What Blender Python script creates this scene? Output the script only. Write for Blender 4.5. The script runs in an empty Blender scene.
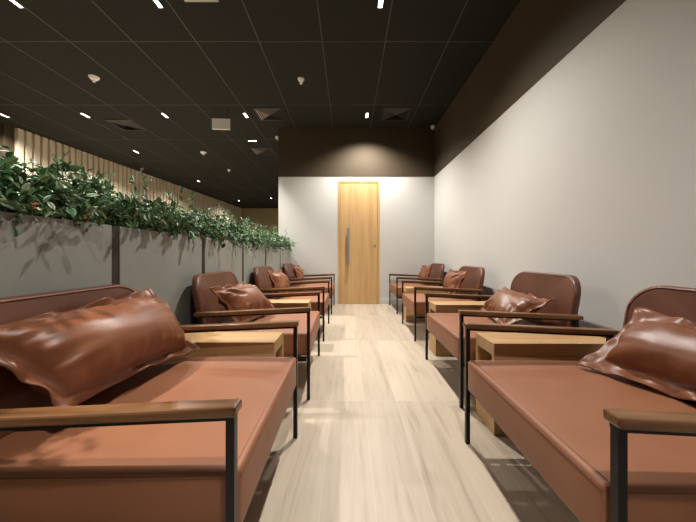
import bpy, bmesh, math, random
from mathutils import Vector, Matrix, noise
R = math.radians
scene = bpy.context.scene
COL = scene.collection

# ------------------------------------------------------------------ materials
MATS = {}
def new_mat(name):
    m = bpy.data.materials.new(name); m.use_nodes = True
    nt = m.node_tree; b = nt.nodes['Principled BSDF']
    return m, nt, b
def N(nt, t, **kw):
    n = nt.nodes.new(t)
    for k, v in kw.items():
        if k in n.inputs: n.inputs[k].default_value = v
        else: setattr(n, k, v)
    return n
def simple(name, col, rough=0.5, metal=0.0, emit=None, estr=0, noise_scale=0, noise_amt=0.1, bump=0, spec=None):
    m, nt, b = new_mat(name)
    b.inputs['Base Color'].default_value = (*col, 1)
    b.inputs['Roughness'].default_value = rough
    b.inputs['Metallic'].default_value = metal
    if spec is not None: b.inputs['Specular IOR Level'].default_value = spec
    if emit:
        b.inputs['Emission Color'].default_value = (*emit, 1); b.inputs['Emission Strength'].default_value = estr
    if noise_scale:
        tc = N(nt, 'ShaderNodeTexCoord'); nz = N(nt, 'ShaderNodeTexNoise', Scale=noise_scale, Detail=5.0)
        nt.links.new(tc.outputs['Object'], nz.inputs['Vector'])
        cr = N(nt, 'ShaderNodeValToRGB')
        cr.color_ramp.elements[0].position = .3; cr.color_ramp.elements[1].position = .7
        cr.color_ramp.elements[0].color = (*[c*(1-noise_amt) for c in col], 1)
        cr.color_ramp.elements[1].color = (*[min(1, c*(1+noise_amt)) for c in col], 1)
        nt.links.new(nz.outputs['Fac'], cr.inputs['Fac']); nt.links.new(cr.outputs['Color'], b.inputs['Base Color'])
        if bump:
            bp = N(nt, 'ShaderNodeBump', Strength=bump, Distance=.002)
            nt.links.new(nz.outputs['Fac'], bp.inputs['Height']); nt.links.new(bp.outputs['Normal'], b.inputs['Normal'])
    MATS[name] = m
    return m

def leather(name, c0, c1, rough, bump=.25, crease=0.0):
    m, nt, b = new_mat(name)
    tc = N(nt, 'ShaderNodeTexCoord')
    n1 = N(nt, 'ShaderNodeTexNoise', Scale=5.0, Detail=4.0)
    cr = N(nt, 'ShaderNodeValToRGB')
    cr.color_ramp.elements[0].position = .3; cr.color_ramp.elements[1].position = .72
    cr.color_ramp.elements[0].color = (*c0, 1); cr.color_ramp.elements[1].color = (*c1, 1)
    nt.links.new(tc.outputs['Object'], n1.inputs['Vector']); nt.links.new(n1.outputs['Fac'], cr.inputs['Fac'])
    nt.links.new(cr.outputs['Color'], b.inputs['Base Color'])
    b.inputs['Roughness'].default_value = rough
    vo = N(nt, 'ShaderNodeTexVoronoi', Scale=420.0); nt.links.new(tc.outputs['Object'], vo.inputs['Vector'])
    bp = N(nt, 'ShaderNodeBump', Strength=bump, Distance=.0006)
    nt.links.new(vo.outputs['Distance'], bp.inputs['Height'])
    last = bp
    if crease:
        n2 = N(nt, 'ShaderNodeTexNoise', Scale=14.0, Detail=3.0, Distortion=.8)
        nt.links.new(tc.outputs['Object'], n2.inputs['Vector'])
        b2 = N(nt, 'ShaderNodeBump', Strength=crease, Distance=.008)
        nt.links.new(n2.outputs['Fac'], b2.inputs['Height']); nt.links.new(bp.outputs['Normal'], b2.inputs['Normal'])
        last = b2
    nt.links.new(last.outputs['Normal'], b.inputs['Normal'])
    MATS[name] = m; return m

def wood(name, dark, light, rough=.45, axis='X', scale=6.0, stretch=12.0):
    m, nt, b = new_mat(name)
    tc = N(nt, 'ShaderNodeTexCoord'); mp = N(nt, 'ShaderNodeMapping')
    s = {'X': (1/stretch*2, 2, 2), 'Y': (2, 1/stretch*2, 2), 'Z': (2, 2, 1/stretch*2)}[axis]
    mp.inputs['Scale'].default_value = s
    n1 = N(nt, 'ShaderNodeTexNoise', Scale=scale*2, Detail=6.0, Roughness=.6, Distortion=.6)
    n2 = N(nt, 'ShaderNodeTexNoise', Scale=scale*9, Detail=3.0)
    mx = N(nt, 'ShaderNodeMath', operation='MULTIPLY_ADD'); mx.inputs[1].default_value = .35
    nt.links.new(tc.outputs['Object'], mp.inputs['Vector'])
    nt.links.new(mp.outputs['Vector'], n1.inputs['Vector']); nt.links.new(mp.outputs['Vector'], n2.inputs['Vector'])
    nt.links.new(n2.outputs['Fac'], mx.inputs[0]); nt.links.new(n1.outputs['Fac'], mx.inputs[2])
    cr = N(nt, 'ShaderNodeValToRGB')
    cr.color_ramp.elements[0].position = .45; cr.color_ramp.elements[1].position = .85
    cr.color_ramp.elements[0].color = (*dark, 1); cr.color_ramp.elements[1].color = (*light, 1)
    nt.links.new(mx.outputs[0], cr.inputs['Fac']); nt.links.new(cr.outputs['Color'], b.inputs['Base Color'])
    b.inputs['Roughness'].default_value = rough
    bp = N(nt, 'ShaderNodeBump', Strength=.12, Distance=.001)
    nt.links.new(mx.outputs[0], bp.inputs['Height']); nt.links.new(bp.outputs['Normal'], b.inputs['Normal'])
    MATS[name] = m; return m

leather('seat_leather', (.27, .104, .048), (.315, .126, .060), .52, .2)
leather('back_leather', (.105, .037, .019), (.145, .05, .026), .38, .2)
leather('pillow_leather', (.165, .054, .022), (.24, .082, .035), .37, .25, .18)
simple('piping_leather', (.27, .10, .055), .4)
simple('dark_metal', (.012, .011, .012), .38, .6)
simple('steel', (.36, .35, .34), .45, .6)
wood('arm_wood', (.05, .022, .009), (.25, .11, .038), .28, 'X', 5, 14)
wood('table_wood', (.42, .235, .095), (.57, .36, .17), .5, 'X', 4, 12)
wood('door_wood', (.50, .30, .12), (.66, .42, .19), .5, 'Z', 3, 16)
simple('white_plaster', (.62, .605, .575), .85, noise_scale=1.2, noise_amt=.02)
simple('brown_paint', (.056, .037, .017), .75, noise_scale=2, noise_amt=.06)
simple('dark_ceiling', (.020, .0195, .016), .9, noise_scale=40, noise_amt=.15, spec=.15)
simple('ceiling_grid_paint', (.05, .047, .038), .6)
simple('concrete_panel', (.25, .255, .225), .7, noise_scale=3, noise_amt=.08)
simple('post_brown', (.022, .013, .008), .5)
simple('soil', (.03, .02, .012), .95, noise_scale=40, noise_amt=.5, bump=.5)
simple('white_plastic', (.88, .87, .84), .4)
simple('sign_grey', (.36, .36, .33), .5)
simple('vent_dark', (.02, .018, .016), .6)
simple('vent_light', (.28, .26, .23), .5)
simple('lamp_lens', (1, 1, 1), .4, emit=(1, .93, .82), estr=9)
simple('slat_beige', (.72, .62, .46), .7, noise_scale=2, noise_amt=.06)
simple('far_wall_beige', (.36, .30, .17), .8, noise_scale=2, noise_amt=.06)
simple('hall_floor', (.42, .35, .27), .5, noise_scale=2, noise_amt=.05)

def leaf_mat(name, c0, c1, rough=.32):
    m, nt, b = new_mat(name)
    g = N(nt, 'ShaderNodeNewGeometry')
    cr = N(nt, 'ShaderNodeValToRGB'); e = cr.color_ramp.elements
    e[0].color = (*c0, 1); e[1].color = (*c1, 1)
    nt.links.new(g.outputs['Random Per Island'], cr.inputs['Fac'])
    nt.links.new(cr.outputs['Color'], b.inputs['Base Color'])
    b.inputs['Roughness'].default_value = rough
    MATS[name] = m
leaf_mat('leaf_green', (.025, .075, .025), (.20, .38, .17))
leaf_mat('leaf_pale', (.20, .36, .18), (.60, .70, .52))
leaf_mat('leaf_orange', (.55, .20, .06), (.70, .32, .14))
simple('stem_green', (.05, .07, .02), .6)

def floor_mat():
    m, nt, b = new_mat('floor_tiles')
    tc = N(nt, 'ShaderNodeTexCoord'); sep = N(nt, 'ShaderNodeSeparateXYZ')
    nt.links.new(tc.outputs['Object'], sep.inputs[0])
    def M(op, a, bb=None, c=None):
        n = N(nt, 'ShaderNodeMath', operation=op)
        for i, v in enumerate((a, bb, c)):
            if v is None: continue
            if isinstance(v, (int, float)): n.inputs[i].default_value = v
            else: nt.links.new(v, n.inputs[i])
        return n.outputs[0]
    W, L = .176, 1.2
    u = M('DIVIDE', M('ADD', sep.outputs['X'], .09 + W*60), W)
    v = M('DIVIDE', M('ADD', sep.outputs['Y'], -1.685 + L*20), L)
    fu, fv = M('FRACT', u), M('FRACT', v)
    iu, iv = M('FLOOR', u), M('FLOOR', v)
    du = M('MULTIPLY', M('MINIMUM', fu, M('SUBTRACT', 1.0, fu)), W)
    dv = M('MULTIPLY', M('MINIMUM', fv, M('SUBTRACT', 1.0, fv)), L)
    grout = M('LESS_THAN', M('MINIMUM', du, dv), .0009)
    cid = N(nt, 'ShaderNodeCombineXYZ'); nt.links.new(iu, cid.inputs[0]); nt.links.new(iv, cid.inputs[1])
    wn = N(nt, 'ShaderNodeTexWhiteNoise'); nt.links.new(cid.outputs[0], wn.inputs['Vector'])
    # grain coordinates, shifted for each plank
    off = N(nt, 'ShaderNodeVectorMath', operation='MULTIPLY_ADD')
    off.inputs[1].default_value = (7, 7, 7)
    nt.links.new(wn.outputs['Color'], off.inputs[0]); nt.links.new(tc.outputs['Object'], off.inputs[2])
    mp = N(nt, 'ShaderNodeMapping'); mp.inputs['Scale'].default_value = (7, .55, 1)
    nt.links.new(off.outputs[0], mp.inputs['Vector'])
    g1 = N(nt, 'ShaderNodeTexNoise', Scale=1.3, Detail=6.0, Roughness=.6, Distortion=1.6)
    g2 = N(nt, 'ShaderNodeTexNoise', Scale=9.0, Detail=4.0, Distortion=.4)
    nt.links.new(mp.outputs[0], g1.inputs['Vector']); nt.links.new(mp.outputs[0], g2.inputs['Vector'])
    mixv = M('MULTIPLY_ADD', g2.outputs['Fac'], .3, M('MULTIPLY', g1.outputs['Fac'], .8))
    cr = N(nt, 'ShaderNodeValToRGB'); e = cr.color_ramp.elements
    e[0].position = .33; e[0].color = (.355, .285, .205, 1)
    e[1].position = .72; e[1].color = (.565, .475, .37, 1)
    k = e.new(.52); k.color = (.51, .42, .32, 1)
    nt.links.new(mixv, cr.inputs['Fac'])
    hs = N(nt, 'ShaderNodeHueSaturation')
    nt.links.new(cr.outputs['Color'], hs.inputs['Color'])
    nt.links.new(M('MULTIPLY_ADD', wn.outputs['Value'], .16, .92), hs.inputs['Value'])
    mx = N(nt, 'ShaderNodeMix', data_type='RGBA')
    nt.links.new(grout, mx.inputs[0]); nt.links.new(hs.outputs[0], mx.inputs[6]); mx.inputs[7].default_value = (.60, .51, .40, 1)
    nt.links.new(mx.outputs[2], b.inputs['Base Color'])
    b.inputs['Roughness'].default_value = .42
    MATS['floor_tiles'] = m
floor_mat()

# ------------------------------------------------------------------ mesh helpers
def obj(name, bm, mat, parent=None, smooth=False, mats=None):
    me = bpy.data.meshes.new(name)
    bmesh.ops.recalc_face_normals(bm, faces=bm.faces[:]) if smooth != 'raw' else None
    bm.to_mesh(me); bm.free()
    for mm in (mats or [mat]): me.materials.append(MATS[mm])
    if smooth and smooth != 'raw':
        for p in me.polygons: p.use_smooth = True
    o = bpy.data.objects.new(name, me); COL.objects.link(o)
    if parent: o.parent = parent
    return o
def box(bm, x0, x1, y0, y1, z0, z1, bev=0, seg=2):
    b2 = bmesh.new(); bmesh.ops.create_cube(b2, size=1)
    for v in b2.verts:
        v.co = Vector(((x0+x1)/2 + v.co.x*(x1-x0), (y0+y1)/2 + v.co.y*(y1-y0), (z0+z1)/2 + v.co.z*(z1-z0)))
    if bev: bmesh.ops.bevel(b2, geom=b2.edges[:], offset=bev, segments=seg, profile=.5, affect='EDGES')
    merge(bm, b2); return bm
def merge(bm, b2):
    me = bpy.data.meshes.new('tmp'); b2.to_mesh(me); b2.free(); bm.from_mesh(me); bpy.data.meshes.remove(me)
def bx(*a, **k): return box(bmesh.new(), *a, **k)
def tube(bm, pts, r, n=8, closed=False, square=False):
    pts = [Vector(p) for p in pts]; rings = []; L = len(pts)
    for i, p in enumerate(pts):
        a = pts[(i-1) % L] if (closed or i > 0) else p
        c = pts[(i+1) % L] if (closed or i < L-1) else p
        t = (c-a).normalized()
        up = Vector((0, 0, 1)) if abs(t.z) < .9 else Vector((1, 0, 0))
        s = t.cross(up).normalized(); w = s.cross(t)
        rr = r[i] if isinstance(r, (list, tuple)) else r
        rings.append([bm.verts.new(p + (s*math.cos(2*math.pi*k/n) + w*math.sin(2*math.pi*k/n))*rr) for k in range(n)])
    for i in range(L if closed else L-1):
        A, B = rings[i], rings[(i+1) % L]
        for k in range(n): bm.faces.new((A[k], A[(k+1) % n], B[(k+1) % n], B[k]))
    if not closed: bm.faces.new(rings[0]); bm.faces.new(rings[-1])
    return bm
def cyl(bm, x, y, z0, z1, r0, r1=None, n=20):
    r1 = r0 if r1 is None else r1
    A = [bm.verts.new((x+r0*math.cos(2*math.pi*k/n), y+r0*math.sin(2*math.pi*k/n), z0)) for k in range(n)]
    B = [bm.verts.new((x+r1*math.cos(2*math.pi*k/n), y+r1*math.sin(2*math.pi*k/n), z1)) for k in range(n)]
    for k in range(n): bm.faces.new((A[k], A[(k+1) % n], B[(k+1) % n], B[k]))
    bm.faces.new(A); bm.faces.new(B); return bm
def empty(name, loc, label, cat, group=None, rz=0):
    o = bpy.data.objects.new(name, None); o.empty_display_size = .1; COL.objects.link(o)
    o.location = loc; o.rotation_euler = (0, 0, rz); tag(o, label, cat, group); return o
def tag(o, label, cat, group=None):
    o['label'] = label; o['category'] = cat
    if group: o['group'] = group
    return o
def struct(o): o['kind'] = 'structure'; return o
def dup(root, loc, rz, label, group=None):
    def rec(o, par):
        c = o.copy(); COL.objects.link(c)
        if par: c.parent = par
        for ch in o.children: rec(ch, c)
        return c
    r = rec(root, None); r.location = loc; r.rotation_euler = (0, 0, rz); r['label'] = label
    if group: r['group'] = group
    return r

# ------------------------------------------------------------------ the setting
CH = 2.925          # ceiling height
XR = 1.433          # right wall
YB = 5.083          # end wall
BZ = 2.12           # underside of brown paint band
YN = -3.2
struct(obj('floor', bx(-8.5, XR+.15, YN, 14.2, -.1, 0), 'floor_tiles'))
struct(obj('ceiling', bx(-8.5, XR+.15, YN, 14.2, CH, CH+.1), 'dark_ceiling'))
g = bmesh.new()
for k in range(-13, 4):
    x = -.26 + k*.625; box(g, x-.0045, x+.0045, YN, 14, CH-.004, CH+.01)
for k in range(-5, 10):
    y = 3.02 + k*1.27
    if y < 14: box(g, -8.4, XR, y-.0035, y+.0035, CH-.003, CH+.01)
struct(obj('trim_1', g, 'ceiling_grid_paint'))
struct(obj('wall_right', bx(XR, XR+.15, YN, YB+.15, 0, CH+.05), 'white_plaster'))
struct(obj('trim_2', bx(XR-.003, XR+.02, YN, YB, BZ, CH), 'brown_paint'))
# end wall with the door opening
DX0, DX1, DZ = -.165, .508, 2.045
w = bmesh.new()
box(w, -1.167, DX0-.012, YB, YB+.15, 0, CH+.05)
box(w, DX1+.012, XR+.1, YB, YB+.15, 0, CH+.05)
box(w, DX0-.012, DX1+.012, YB, YB+.15, DZ+.012, CH+.05)
struct(obj('wall_end', w, 'white_plaster'))
struct(obj('trim_3', bx(-1.169, XR, YB-.003, YB+.02, BZ, CH), 'brown_paint'))
b = bmesh.new(); box(b, -.95, DX0-.02, YB-.012, YB, 0, .085, .003); struct(obj('baseboard_end', b, 'white_plaster'))
b = bmesh.new(); box(b, DX1+.02, XR, YB-.012, YB, 0, .085, .003); struct(obj('baseboard_end', b, 'white_plaster'))
struct(obj('baseboard_right', bx(XR-.012, XR, YN, YB-.012, 0, .085, bev=.003), 'white_plaster'))
# door
d = bmesh.new(); box(d, DX0+.028, DX1-.028, YB+.001, YB+.045, .004, DZ-.026)
for zz in (1.05, 1.4):
    pass
door = struct(obj('door_1', d, 'door_wood'))
f = bmesh.new()
box(f, DX0-.012, DX0+.024, YB-.006, YB+.14, 0, DZ+.012, .002); box(f, DX1-.024, DX1+.012, YB-.006, YB+.14, 0, DZ+.012, .002)
box(f, DX0+.024, DX1-.024, YB-.006, YB+.14, DZ-.024, DZ+.012, .002)
obj('door_frame', f, 'door_wood', door)
h = bmesh.new(); hx = 0.0
box(h, hx-.020, hx+.020, YB-.062, YB-.035, .665, 1.265, .004)
for zz in (.77, 1.16): tube(h, [(hx, YB-.04, zz), (hx, YB+.002, zz)], .009)
obj('door_handle', h, 'steel', door)
k = bmesh.new(); tube(k, [(DX1-.07, YB-.008, .98), (DX1-.07, YB+.002, .98)], .016, 16); obj('door_lock', k, 'steel', door)
# hall on the left: ribbed wall, brown wall, far wall
a = Vector((-5.52, 5.06, 0)); e = Vector((-4.78, 13.6, 0)); t = (e-a).normalized(); nrm = Vector((t.y, -t.x, 0))
w = bmesh.new()
def obox(bm, p, t, n, s0, s1, d0, d1, z0, z1):
    vs = [bm.verts.new(p + t*s + n*dd + Vector((0, 0, z))) for z in (z0, z1) for s, dd in ((s0, d0), (s1, d0), (s1, d1), (s0, d1))]
    for q in ((0,1,2,3),(4,5,6,7),(0,1,5,4),(1,2,6,5),(2,3,7,6),(3,0,4,7)): bm.faces.new([vs[i] for i in q])
Lw = (e-a).length
obox(w, a, t, nrm, 0, Lw, -.15, 0, 0, CH+.02)
s = .0
while s < Lw-.08:
    obox(w, a, t, nrm, s, s+.08, 0, .045, 0, CH-.005); s += .125
struct(obj('wall_left', w, 'slat_beige'))
struct(obj('wall_left_front', bx(-8.5, -5.54, 4.9, 5.06, 0, CH+.02), 'brown_paint'))
struct(obj('wall_far', bx(-8.5, XR, 13.6, 13.75, 0, CH+.02), 'far_wall_beige'))

# ------------------------------------------------------------------ planter
PX0, PX1, PZ = -1.167, -.965, .925
pl = empty('planter', (-1.066, 2.0, 0), 'long grey panelled planter wall running behind the left row of armchairs', 'planter')
def loc_(o): o.location = (1.066, -2.0, 0); return o
PE = YB-.008
joints = [-1.02+.762*i for i in range(1, 8)]
ys = [-1.02] + [-.258+.762*i for i in range(7)]
seams = [-.258+.762*i for i in range(7)]      # ... .504, 1.266, 2.028, 2.79, 3.552, 4.314
edges = [-1.02] + seams + [PE+.0]
for i in range(len(edges)-1):
    y0, y1 = edges[i]+.022, edges[i+1]-.022
    if i == len(edges)-2: y1 = PE
    pb = bmesh.new(); box(pb, PX1-.02, PX1, y0, y1, .0, PZ, .002); box(pb, PX0, PX0+.02, y0, y1, 0, PZ, .002)
    loc_(obj('panel', pb, 'concrete_panel', pl))
for y in seams:
    loc_(obj('post', bx(PX0+.004, PX1-.004, y-.0215, y+.0215, 0, PZ-.002), 'post_brown', pl))
pb = bmesh.new(); box(pb, PX0, PX1, -1.02, -1.0, 0, PZ); loc_(obj('end_panel', pb, 'concrete_panel', pl))
loc_(obj('soil', bx(PX0+.02, PX1-.02, -.99, PE-.01, .80, .875), 'soil', pl))

# foliage
rnd = random.Random(7)
fm = bmesh.new()
def leaf(bm, p, d, n, L, W, mi, droop=.25):
    d = d.normalized(); s = d.cross(n)
    if s.length < 1e-3: s = d.cross(Vector((1, 0, .3)))
    s.normalize(); n = s.cross(d).normalized()
    prof = [(0, 0), (.22, .8), (.5, 1.0), (.78, .6), (1, 0)]
    mid = []; lf = []; rt = []
    for (tt, ww) in prof:
        c = p + d*L*tt - n*L*droop*tt*tt
        mid.append(bm.verts.new(c))
        if 0 < tt < 1:
            lf.append(bm.verts.new(c + s*W*.5*ww + n*W*.14)); rt.append(bm.verts.new(c - s*W*.5*ww + n*W*.14))
    fs = []
    for side in (lf, rt):
        fs.append(bm.faces.new((mid[0], side[0], mid[1])))
        fs.append(bm.faces.new((mid[1], side[0], side[1], mid[2])))
        fs.append(bm.faces.new((mid[2], side[1], side[2], mid[3])))
        fs.append(bm.faces.new((mid[3], side[2], mid[4])))
    for f_ in fs: f_.material_index = mi; f_.smooth = True
def rv(z=0.0): 
    v = Vector((rnd.gauss(0, 1), rnd.gauss(0, 1), rnd.gauss(0, 1)+z)); return v.normalized()
def shoot(x, y, hgt, lean, nl, size, pale, drop=.3):
    p = Vector((x, y, .88)); pts = []
    az = rnd.uniform(0, 6.28); wob = Vector((math.cos(az), math.sin(az), 0))*rnd.uniform(0, .05)
    for i in range(6):
        q = i/5
        pts.append(p + Vector((lean.x*q**1.6, lean.y*q**1.6, hgt*(q - drop*q**3))) + wob*math.sin(q*2.6))
    for i in range(5):
        A, B = pts[i], pts[i+1]
        c = (B-A).normalized(); s1 = c.cross(Vector((.3, .9, .1))).normalized()*.0012; s2 = c.cross(s1).normalized()*.0012
        v = [fm.verts.new(A+s1), fm.verts.new(A-s1*.5+s2), fm.verts.new(A-s1*.5-s2), fm.verts.new(B+s1), fm.verts.new(B-s1*.5+s2), fm.verts.new(B-s1*.5-s2)]
        for q in ((0, 1, 4, 3), (1, 2, 5, 4), (2, 0, 3, 5)): fm.faces.new([v[z] for z in q]).material_index = 3
    for j in range(nl):
        q = (j+.6)/nl*4.9; q = max(q, .8); i = min(4, int(q)); c = pts[i].lerp(pts[i+1], q-i)
        tdir = (pts[i+1]-pts[i]).normalized()
        d = (rv()*.9 + tdir*.35 + Vector((0, 0, -.12)))
        d.normalize()
        L = size*rnd.uniform(.65, 1.25)
        mi = 1 if rnd.random() < pale else 0
        leaf(fm, c, d, (Vector((0, 0, 1))+rv()*.7), L, L*rnd.uniform(.48, .68), mi, rnd.uniform(.05, .45))
ycur = .15
while ycur < 5.0:
    for rep in range(19):
        y = ycur + rnd.uniform(-.03, .03); x = rnd.uniform(PX0+.02, PX1-.02)
        big = .5+.5*noise.noise(Vector((y*1.7, 3.1, 0)))*2
        hgt = rnd.uniform(.10, .27)*(1+.3*big)*(1.25 if y < 1.3 else 1)
        front = (x-PX0)/(PX1-PX0)
        lean = Vector((rnd.uniform(-.09, .06) + .05*(front-.4), rnd.uniform(-.08, .08), 0))
        shoot(x, y, hgt, lean, rnd.randint(12, 19), .033, .22 + .9*max(0, noise.noise(Vector((y*2.3, 9, x*4)))), .35)
    # draping shoots over the front
    if rnd.random() < (.2 if ycur < 2 else .6):
        shoot(PX1-.03, ycur, rnd.uniform(.08, .13), Vector((rnd.uniform(.05, .11), rnd.uniform(-.06, .06), 0)), rnd.randint(5, 9), .034, .2, rnd.uniform(.6, 1.3))
    for _ in range(4 if ycur < 2.2 else 2):
        if rnd.random() < .55:
            shoot(PX1-rnd.uniform(.02, .08), ycur+rnd.uniform(-.02, .02), rnd.uniform(.10, .26), Vector((rnd.uniform(.08, .17), rnd.uniform(-.06, .06), 0)), rnd.randint(7, 11), .036, .25, .25)
    # tall thin shoots
    if rnd.random() < .85:
        shoot(rnd.uniform(PX0+.02, PX0+.14), ycur, rnd.uniform(.32, .50), Vector((rnd.uniform(-.12, .05), rnd.uniform(-.12, .12), 0)), rnd.randint(12, 18), .032, .3, .25)
    ycur += .048
for (yy, zz, L_, mi_) in ((.915, .955, .05, 2), (.945, .945, .045, 2), (1.10, .94, .03, 2), (.83, .95, .06, 1), (.86, .945, .05, 1)):
    leaf(fm, Vector((PX1+.004, yy, zz)), Vector((.25, .9, -.15)), Vector((.9, -.3, .6)), L_, L_*.6, mi_, .2)
fo = obj('trailing_foliage', fm, 'leaf_green', smooth='raw', mats=['leaf_green', 'leaf_pale', 'leaf_orange', 'stem_green'])
tag(fo, 'dense glossy green leafy foliage overflowing the top of the long grey planter', 'foliage'); fo['kind'] = 'stuff'

# ------------------------------------------------------------------ armchair (local: +x towards the backrest, origin on floor at the front)
W2, AW = .395, .042
def smoothgrid(name, fn, nu, nv, mat, parent):
    pass
def backrest_mesh():
    """rounded slab standing in (y, s) with thickness, bent and leaned"""
    w, hh, rt, rb, th = .335, .335, .115, .05, .040
    out = []
    def arc(cx, cy, r, a0, a1, n=9):
        for i in range(n):
            a_ = a0+(a1-a0)*i/(n-1); out.append((cx+r*math.cos(a_), cy+r*math.sin(a_)))
    arc(w-rt, hh-rt, rt, 0, math.pi/2); arc(-w+rt, hh-rt, rt, math.pi/2, math.pi)
    arc(-w+rb, rb, rb, math.pi, 1.5*math.pi); arc(w-rb, rb, rb, 1.5*math.pi, 2*math.pi)
    bm = bmesh.new(); cx, cy = 0, hh/2
    # layered inset rings give a padded pillow shape on front and back
    layers = [(-.5, .90, .0), (-.5, .965, .08), (-.36, .992, .3), (0, 1, .5), (.36, .992, .3), (.5, .965, .08), (.5, .9, 0)]
    def place(y, s, d):
        dome = .010*(1-min(1, (y/w)**2))*(1-min(1, ((s-hh/2)/(hh/2))**2))
        dd = d*th + (dome if d < 0 else 0)*(-1)
        x = .650 + s*math.tan(R(10)) + .0 - .040*(y/w)**2 + dd
        return Vector((x, y, .355 + s))
    rings = []
    sc = [.0, .3, .6, .85]
    def ring(k, d): return [bm.verts.new(place(cx+(p[0]-cx)*k, cy+(p[1]-cy)*k, d)) for p in out]
    seq = [(.25, -.5), (.5, -.5), (.75, -.5)] + [(l[1], l[0]) for l in layers] + [(.75, .5), (.5, .5), (.25, .5)]
    rings = [ring(k, d) for k, d in seq]
    n = len(out)
    for A, B in zip(rings, rings[1:]):
        for i in range(n): bm.faces.new((A[i], A[(i+1) % n], B[(i+1) % n], B[i]))
    for rg, d in ((rings[0], -.5), (rings[-1], .5)):
        c = bm.verts.new(place(0, hh/2, d))
        for i in range(n): bm.faces.new((rg[i], rg[(i+1) % n], c))
    pip = [place(cx+(p[0]-cx)*.955, cy+(p[1]-cy)*.955, -.53) for p in out]
    return bm, pip
def make_chair():
    root = empty('armchair', (0, 0, 0), '', 'armchair', 'brown leather armchairs along the aisle')
    # seat cushion
    sb = bmesh.new(); box(sb, .0, .625, -W2+.042, W2-.042, .235, .365, .012, 3)
    bmesh.ops.subdivide_edges(sb, edges=[e_ for e_ in sb.edges if e_.calc_length() > .3], cuts=8, use_grid_fill=True)
    for v in sb.verts:
        if v.co.z > .345:
            v.co.z += .006*max(0, 1-(v.co.y/.35)**2)*max(0, 1-((v.co.x-.31)/.31)**2)
    seat = obj('seat', sb, 'seat_leather', root, True)
    pp = bmesh.new(); y_ = W2-.047
    for z_ in (.353,):
        tube(pp, [(.0-.0002, -y_, z_), (-.0002, y_, z_)], .0012, 6)
    tube(pp, [(.016, -y_+.0, .3652), (.016, y_, .3652)], .0011, 6)
    tube(pp, [(.012, -y_-.0052, .352), (.61, -y_-.0052, .352)], .0013, 6); tube(pp, [(.012, y_+.0052, .352), (.61, y_+.0052, .352)], .0013, 6)
    obj('piping', pp, 'piping_leather', seat, True)
    # backrest
    bb, pip = backrest_mesh(); back = obj('backrest', bb, 'back_leather', root, True)
    obj('piping', tube(bmesh.new(), pip, .0022, 6, closed=True), 'piping_leather', back, True)
    # frame
    yc = W2-AW/2
    fr = bmesh.new()
    box(fr, .02, .60, -yc-.0, -yc+.022, .213, .233); box(fr, .02, .60, yc-.022, yc, .213, .233)
    box(fr, .06, .08, -yc, yc, .213, .233); box(fr, .57, .59, -yc, yc, .213, .233)
    obj('seat_frame', fr, 'dark_metal', root)
    def az(x): return .514 - .026*x/.63
    for sg in (-1, 1):
        y0 = sg*yc
        obj('leg', bx(0, .017, y0-.0095, y0+.0095, 0, az(0)-.025, bev=.001, seg=1), 'dark_metal', root)
        obj('leg', bx(.598, .617, y0-.0095, y0+.0095, 0, az(.6)-.025, bev=.001, seg=1), 'dark_metal', root)
        am = bx(-.012, .635, y0-AW/2, y0+AW/2, -.021, 0, bev=.005, seg=2)
        # rounded nose of the armrest
        for v in am.verts:
            if v.co.x < 0 and abs(v.co.y-y0) > .012: v.co.x += .006
            v.co.z += az(v.co.x)
        arm = obj('armrest', am, 'arm_wood', root)
        rm = bx(0, .617, y0-.0105, y0+.0105, -.030, -.0205)
        for v in rm.verts: v.co.z += az(v.co.x)
        obj('arm_rail', rm, 'dark_metal', arm)
        for pa, pb_ in (((.607, y0, .455), (.612, y0-sg*.05, .46)), ((.607, y0, .40), (.60, y0-sg*.055, .402))):
            obj('back_bracket', tube(bmesh.new(), [pa, pb_], .006), 'dark_metal', root)
    return root
chair0 = make_chair()
# front X at floor, centre Y, side, rotation trim
chairs = [
 ('R', .492, .930, -1.2, 'brown leather armchair nearest the camera in the row along the white wall'),
 ('R', .592, 1.985, -.6, 'second brown leather armchair from the camera in the row along the white wall'),
 ('R', .625, 3.235, -1.2, 'third brown leather armchair from the camera in the row along the white wall'),
 ('R', .662, 4.585, 0, 'farthest brown leather armchair in the row along the white wall, beside the door'),
 ('L', -.2225, .970, 0.4, 'large foreground brown leather armchair in the row along the planter'),
 ('L', -.222, 2.075, 1.2, 'second brown leather armchair from the camera in the row along the planter'),
 ('L', -.226, 3.235, 0, 'third brown leather armchair from the camera in the row along the planter'),
 ('L', -.226, 4.585, 0, 'farthest brown leather armchair in the row along the planter, by the end wall'),
]
first = True
CM = []
for side, X, Y, tr, lab in chairs:
    rz = R(tr) if side == 'R' else R(180+tr)
    if first:
        chair0.location = (X, Y, 0); chair0.rotation_euler = (0, 0, rz); chair0['label'] = lab; c = chair0; first = False
    else: c = dup(chair0, (X, Y, 0), rz, lab)
    CM.append(Matrix.Translation((X, Y, 0)) @ Matrix.Rotation(rz, 4, 'Z'))

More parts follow.
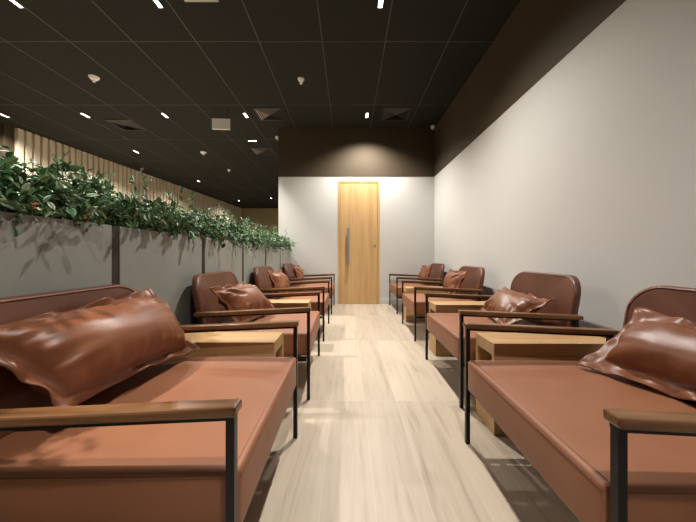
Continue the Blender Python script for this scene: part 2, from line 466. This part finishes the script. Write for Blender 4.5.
# ------------------------------------------------------------------ side tables (local +x to the wall)
def make_table():
    root = empty('side_table', (0, 0, 0), '', 'side table', 'wooden side tables between the armchairs')
    D, T = .57, .098
    obj('table_top', bx(0, D, -T, T, .353, .41, bev=.0015, seg=1), 'table_wood', root)
    for s_ in (-1, 1):
        y0, y1 = sorted((s_*T, s_*(T-.022)))
        obj('side_panel', bx(0, D, y0, y1, 0, .3525), 'table_wood', root)
    obj('front_panel', bx(0, .02, -T+.0225, T-.0225, 0, .235), 'table_wood', root)
    obj('shelf', bx(.0205, D-.02, -T+.0225, T-.0225, .215, .235), 'table_wood', root)
    obj('back_panel', bx(D-.0195, D, -T+.0225, T-.0225, 0, .3525), 'table_wood', root)
    return root
tables = [
 ('R', .648, 1.455, 'light oak box side table between the first and second armchairs by the white wall'),
 ('R', .695, 2.530, 'light oak box side table between the second and third armchairs by the white wall'),
 ('R', .70, 3.80, 'light oak box side table between the third and fourth armchairs by the white wall'),
 ('L', -.335, 1.475, 'light oak box side table between the first and second armchairs by the planter'),
 ('L', -.335, 2.640, 'light oak box side table between the second and third armchairs by the planter'),
]
t0 = make_table()
for i, (side, X, Y, lab) in enumerate(tables):
    rz = 0 if side == 'R' else math.pi
    if i == 0: t0.location = (X, Y, 0); t0['label'] = lab
    else: dup(t0, (X, Y, 0), rz, lab)

# ------------------------------------------------------------------ pillows
def make_pillow(FB, FT, NT, NB, face, seed, label, T=.08, fold=1.0, fl=.032):
    """stuffed leather cushion spanned between its four corners (far/near, bottom/top); face = +1/-1 side it shows along X"""
    FB, FT, NT, NB = map(Vector, (FB, FT, NT, NB)); cen = (FB+FT+NT+NB)/4
    W = ((FB-NB).length+(FT-NT).length)/2; H = ((FB-FT).length+(NB-NT).length)/2
    n0 = ((FT+NT)/2-(FB+NB)/2).cross((FB+FT)/2-(NB+NT)/2).normalized()
    if n0.x*face < 0: n0 = -n0
    off = Vector((seed*3.7, seed*1.3, seed*.9)); nu, nv = 84, 64; bm = bmesh.new()
    fu, fv = 1-fl/(W/2), 1-fl/(H/2)
    def warp(t, f):          # crowd the samples towards the seam between body and flange
        return t
    def shape(u, v, sgn):
        a_, b_ = abs(u)/fu, abs(v)/fv
        body = a_ < 1 and b_ < 1
        prof = (1-a_**2.6)*(1-b_**2.6) if body else 0
        su = u*(1-.085*(1-v*v)); sv = v*(1-.10*(1-u*u))
        x, y = u*W/2, v*H/2
        z = 0
        if body:
            h_ = T*prof**.5
            ew = b_**3*(1-a_**6); eh = a_**3*(1-b_**6)
            n1 = noise.noise(Vector((x*42, y*7, sgn*2)) + off); n2 = noise.noise(Vector((x*7, y*42, sgn*5)) + off)
            m1 = noise.noise(Vector((x*17, y*5, sgn*9)) + off); m2 = noise.noise(Vector((x*5, y*17, sgn*9)) + off)
            f1 = ((n1*.5+m1)*ew + (n2*.5+m2)*eh)*.022*fold*min(1, prof*5)
            # a few long soft creases that run in from the corners
            f2 = 0
            for k in range(5):
                cx_, cy_ = (W/2 if (k+seed) % 2 else -W/2), (H/2 if (k//2+seed) % 2 else -H/2)
                ang = math.atan2(-cy_, -cx_) + noise.noise(Vector((k*5.1+seed, 2.2, 0)))*.9
                dx, dy = x-cx_, y-cy_
                al = dx*math.cos(ang)+dy*math.sin(ang); pe = -dx*math.sin(ang)+dy*math.cos(ang) + .02*noise.noise(Vector((al*9, k, seed)))
                ln = .16+.12*abs(noise.noise(Vector((k*3.3, seed, 7))))*2
                if 0 < al < ln:
                    w_ = .010+.03*al; f2 -= .013*math.exp(-(pe/w_)**2)*math.sin(math.pi*al/ln)
                    f2 += .008*math.exp(-((pe-2*w_)/w_)**2)*math.sin(math.pi*al/ln)
            lump = noise.noise(Vector((x*5, y*5, sgn*1.7)) + off)*.012*prof
            z = sgn*(max(.0, h_ + f1 + (f2*fold + lump)*min(1, prof*3)) + .002)
        else:
            e_ = max((a_-1)*fu/(1-fu), (b_-1)*fv/(1-fv), 0)
            z = sgn*.002 + min(1, e_)*noise.noise(Vector((x*16, y*16, 4)) + off)*.030*fold
        z += noise.noise(Vector((x*3, y*3, 11)) + off)*.012*fold
        p = ((NB*(1-su)+FB*(1+su))*(1-sv) + (NT*(1-su)+FT*(1+su))*(1+sv))/4
        return p + n0*z - cen
    G = {}
    for sgn in (1, -1):
        for i in range(nu+1):
            for j in range(nv+1):
                u = -1+2*i/nu; v = -1+2*j/nv
                G[sgn, i, j] = bm.verts.new(shape(u, v, sgn))
        for i in range(nu):
            for j in range(nv):
                q = [G[sgn, i, j], G[sgn, i+1, j], G[sgn, i+1, j+1], G[sgn, i, j+1]]
                bm.faces.new(q if sgn > 0 else q[::-1])
    rim = [(i, 0) for i in range(nu)] + [(nu, j) for j in range(nv)] + [(i, nv) for i in range(nu, 0, -1)] + [(0, j) for j in range(nv, 0, -1)]
    for k in range(len(rim)):
        p, q = rim[k], rim[(k+1) % len(rim)]
        bm.faces.new((G[-1, p[0], p[1]], G[-1, q[0], q[1]], G[1, q[0], q[1]], G[1, p[0], p[1]]))
    o = obj('throw_pillow', bm, 'pillow_leather', None, True); o.location = cen
    tag(o, label, 'pillow', 'brown leather pillows on the armchairs')
    # nothing sinks into the seat
    for v in o.data.vertices:
        if v.co.z+cen.z < .373: v.co.z = .373-cen.z + (v.co.z+cen.z-.373)*.02
    return o
PIL = [
 ((.885, 1.18, .375), (1.15, 1.20, .59), (1.17, .70, .60), (1.02, .68, .375), -1, 1, 'shiny brown leather pillow on the nearest armchair along the white wall', dict(T=.088, fl=.05)),
 ((.968, 2.26, .40), (1.16, 2.26, .57), (1.165, 1.70, .555), (.90, 1.80, .372), -1, 2, 'slumped shiny brown pillow on the second armchair along the white wall', dict(T=.075)),
 ((1.06, 3.50, .40), (1.18, 3.52, .65), (1.17, 2.98, .655), (1.05, 3.05, .39), -1, 3, 'brown leather pillow with frilled edge on the third armchair along the white wall', dict(T=.06)),
 ((1.10, 4.85, .42), (1.19, 4.87, .65), (1.22, 4.40, .68), (1.12, 4.40, .40), -1, 4, 'brown pillow with one corner up on the farthest armchair along the white wall', dict(T=.05)),
 ((-.66, 1.33, .385), (-.85, 1.30, .665), (-.86, .62, .64), (-.68, .72, .43), 1, 5, 'large creased brown leather pillow on the foreground armchair by the planter', dict(T=.105)),
 ((-.53, 2.29, .385), (-.78, 2.32, .615), (-.80, 1.76, .615), (-.65, 1.84, .375), 1, 6, 'slumped glossy brown pillow on the second armchair from the camera by the planter', dict(T=.08)),
 ((-.64, 3.46, .40), (-.77, 3.46, .65), (-.79, 2.98, .66), (-.68, 3.0, .39), 1, 7, 'brown leather pillow with ruffled edge on the third armchair by the planter', dict(T=.06)),
 ((-.68, 4.80, .42), (-.78, 4.80, .66), (-.80, 4.32, .67), (-.71, 4.35, .41), 1, 8, 'brown leather pillow on the farthest armchair by the planter', dict(T=.05)),
]
for FB, FT, NT, NB, fc, sd, lab, kw in PIL: make_pillow(FB, FT, NT, NB, fc, sd, lab, **kw)

# ------------------------------------------------------------------ ceiling fixtures
def make_light():
    root = empty('ceiling_light', (0, 0, CH), '', 'ceiling light', 'slim recessed ceiling lights')
    f = bmesh.new()
    box(f, -.026, -.018, -.084, .084, -.008, 0); box(f, .018, .026, -.084, .084, -.008, 0)
    box(f, -.018, .018, -.084, -.076, -.008, 0); box(f, -.018, .018, .076, .084, -.008, 0)
    obj('light_frame', f, 'vent_dark', root)
    obj('light_lens', bx(-.017, .017, -.075, .075, -.004, 0), 'lamp_lens', root)
    return root
L0 = make_light()
lights = [
 (.27, 2.53, 0, 'bright slim ceiling light over the aisle, cut by the top edge of the photo'),
 (.28, 4.6, 0, 'small bright ceiling light over the aisle in front of the wooden door'),
 (-1.6, 2.53, 0, 'bright ceiling light at the top edge of the photo, above and beyond the planter'),
 (-1.55, 4.6, 0, 'slim ceiling light just right of the white hanging sign'),
 (-2.79, 2.53, 0, 'bright ceiling light in the top left corner of the photo'),
 (-2.77, 4.6, 0, 'slim ceiling light left of the white hanging sign'),
 (-3.97, 4.6, 0, 'slim ceiling light second from the left edge of the photo'),
 (-5.2, 4.6, 0, 'slim ceiling light nearest the left edge of the photo, above the brown wall'),
 (-1.77, 5.62, 90, 'pale crosswise ceiling light below the white hanging sign'),
 (-4.32, 6.2, 0, 'faint slim ceiling light above the ribbed wall'),
 (-4.25, 8.64, 0, 'tiny distant ceiling light above the middle of the foliage'),
 (-4.2, 11.7, 0, 'tiny distant ceiling light near the far end of the ribbed wall'),
 (-2.84, 11.2, 0, 'tiny distant ceiling light close to the left edge of the end wall'),
]
for i, (x, y, rz, lab) in enumerate(lights):
    if i == 0: L0.location = (x, y, CH); L0['label'] = lab
    else: dup(L0, (x, y, CH), R(rz), lab)

def make_vent(lt='vent_light'):
    root = empty('air_vent', (0, 0, CH), '', 'air vent', 'square ceiling air diffusers')
    f = bmesh.new(); h_ = .2
    for r0, r1, z0, z1 in ((.2, .18, 0, -.008),):
        for (xa, xb, ya, yb) in ((-r0, r0, -r0, -r1), (-r0, r0, r1, r0), (-r0, -r1, -r1, r1), (r1, r0, -r1, r1)): box(f, xa, xb, ya, yb, z1, z0)
    obj('vent_frame', f, 'vent_dark', root)
    # stepped louvres, tilted outwards on all four sides
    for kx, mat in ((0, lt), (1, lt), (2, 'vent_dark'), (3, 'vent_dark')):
        l = bmesh.new()
        for k in range(5):
            r_o = .176-.034*k; r_i = r_o-.026
            P = [Vector((-r_o, -r_o, -.006)), Vector((r_o, -r_o, -.006)), Vector((r_i, -r_i, -.018)), Vector((-r_i, -r_i, -.018))]
            rot = Matrix.Rotation(R(90*kx+180), 3, 'Z')
            P = [rot @ p for p in P]; Q = [p+Vector((0, 0, .0015)) for p in P]
            v = [l.verts.new(p) for p in P+Q]
            for q in ((0,1,2,3),(4,5,6,7),(0,1,5,4),(1,2,6,5),(2,3,7,6),(3,0,4,7)): l.faces.new([v[z] for z in q])
        obj('louvre', l, mat, root)
    return root
V0 = make_vent()
vents = [(-1.175, 4.57, 0, 'square air diffuser with pale louvres above the left end of the brown band'),
         (.71, 4.57, 0, 'dark square air diffuser over the aisle right of the door light'),
         (-3.6, 4.95, 0, 'dark square air diffuser above the foliage on the left'),
         (-1.73, 6.17, 0, 'small distant air diffuser beside the left edge of the end wall')]
for i, (x, y, rz, lab) in enumerate(vents):
    if i == 0: V0.location = (x, y, CH); V0['label'] = lab
    elif i == 3: dup(V0, (x, y, CH), rz, lab)
    else:
        vv = make_vent('vent_dark'); vv.location = (x, y, CH); vv['label'] = lab
# pale return air grille cut by the top of the frame
pg = empty('ceiling_panel', (-1.22, 2.42, CH), 'pale rectangular grille in the ceiling, cut by the top edge', 'ceiling grille')
obj('panel_face', bx(-.14, .14, -.12, .12, -.012, 0, bev=.003), 'sign_grey', pg)
pf = bmesh.new()
for k in range(6): box(pf, -.12, .12, -.1+k*.036, -.1+k*.036+.006, -.018, -.0122)
obj('grille_bar', pf, 'vent_light', pg)

def sprinkler(x, y, lab, r=.04):
    root = empty('smoke_detector', (x, y, CH), lab, 'smoke detector', 'round white ceiling detectors')
    b_ = bmesh.new(); cyl(b_, 0, 0, -.012, 0, r*.95, r); cyl(b_, 0, 0, -.032, -.012, r*.62, r*.9)
    obj('base', b_, 'white_plastic', root, False)
    c_ = bmesh.new(); cyl(c_, 0, 0, -.052, -.032, .008, .008, 12); cyl(c_, 0, 0, -.058, -.052, .016, .014, 12)
    obj('sensor_head', c_, 'white_plastic', root)
    return root
sprinkler(-.57, 3.66, 'small white round detector on the dark ceiling above the aisle')
sprinkler(-3.02, 3.62, 'white round detector on the dark ceiling at upper left', .055)
sprinkler(-2.97, 6.24, 'white round detector below and left of the hanging sign', .06)
sprinkler(-2.94, 7.5, 'small distant white detector just above the foliage', .04)
# hanging sign (blank pale back)
sg = empty('hanging_sign', (-1.83, 4.38, CH), 'blank pale rectangular sign hanging from the dark ceiling', 'sign')
sg.rotation_euler = (0, 0, R(4))
obj('sign_board', bx(-.125, .125, -.01, .01, -.31, -.155, bev=.002), 'white_plastic', sg)
sr = bmesh.new(); tube(sr, [(-.09, 0, 0), (-.09, 0, -.156)], .003); tube(sr, [(.09, 0, 0), (.09, 0, -.156)], .003); obj('hanger_rod', sr, 'dark_metal', sg)
# cameras
def dome(x, y, z, lab, side):
    root = empty('security_camera', (x, y, z), lab, 'security camera', 'white security cameras')
    bm = bmesh.new(); cyl(bm, 0, 0, -.022, 0, .036, .036); obj('mount', bm, 'white_plastic', root)
    bm = bmesh.new(); bmesh.ops.create_uvsphere(bm, u_segments=20, v_segments=12, radius=.032)
    for v in bm.verts: v.co.z = v.co.z*1.1-.03
    obj('housing', bm, 'white_plastic', root, True)
    bm = bmesh.new(); tube(bm, [(0, -.02, -.055), (0, -.03, -.062)], .012, 12); obj('lens', bm, 'dark_metal', root)
dome(1.38, 4.98, CH, 'small white security camera in the ceiling corner above the right wall', 1)
dome(-1.245, 5.35, CH-.03, 'white security camera half hidden behind the left edge of the end wall', 1)

# ------------------------------------------------------------------ lights
def spot(x, y, w, ang=115, blend=.7, col=(1, .955, .885), r=.035, z=CH-.03):
    l = bpy.data.lights.new('downlight_beam', 'SPOT'); l.energy = w; l.spot_size = R(ang); l.spot_blend = blend
    l.color = col; l.shadow_soft_size = r
    o = bpy.data.objects.new('downlight_beam', l); COL.objects.link(o); o.location = (x, y, z); return o
spot(.27, -.1, 165, 120, 1)
spot(.27, 2.53, 265, 140, 1)
spot(.28, 4.6, 260, 136, .8)
for y, w in ((.3, 330), (2.53, 310), (4.6, 220)): spot(-1.6, y, w, 78, .6)
for x in (-2.79, -3.97, -5.2):
    for y in (2.53, 4.6): spot(x, y, 190, 150, 1)
for (x, y) in ((-4.32, 6.2), (-4.25, 8.64), (-4.2, 11.7), (-2.84, 11.2), (-1.77, 5.62)): spot(x, y, {6.2: 380, 8.64: 90, 11.7: 60}.get(y, 170), 150)
wd = bpy.data.worlds.new('World'); scene.world = wd; wd.use_nodes = True
wd.node_tree.nodes['Background'].inputs[0].default_value = (.95, .97, 1, 1)
wd.node_tree.nodes['Background'].inputs[1].default_value = .012

# ------------------------------------------------------------------ camera
cam = bpy.data.cameras.new('Camera'); co = bpy.data.objects.new('Camera', cam); COL.objects.link(co)
co.location = (0, 0, .8); co.rotation_euler = (R(90), 0, 0)
cam.sensor_width = 36; cam.lens = 305/696*36; cam.shift_y = -5/696; cam.shift_x = -.5/696; cam.clip_start = .02
scene.camera = co
vs = scene.view_settings; vs.view_transform = 'Standard'; vs.look = 'None'; vs.exposure = 0; vs.gamma = 1; vs.use_curve_mapping = False
scene.cycles.max_bounces = 8; scene.cycles.diffuse_bounces = 2
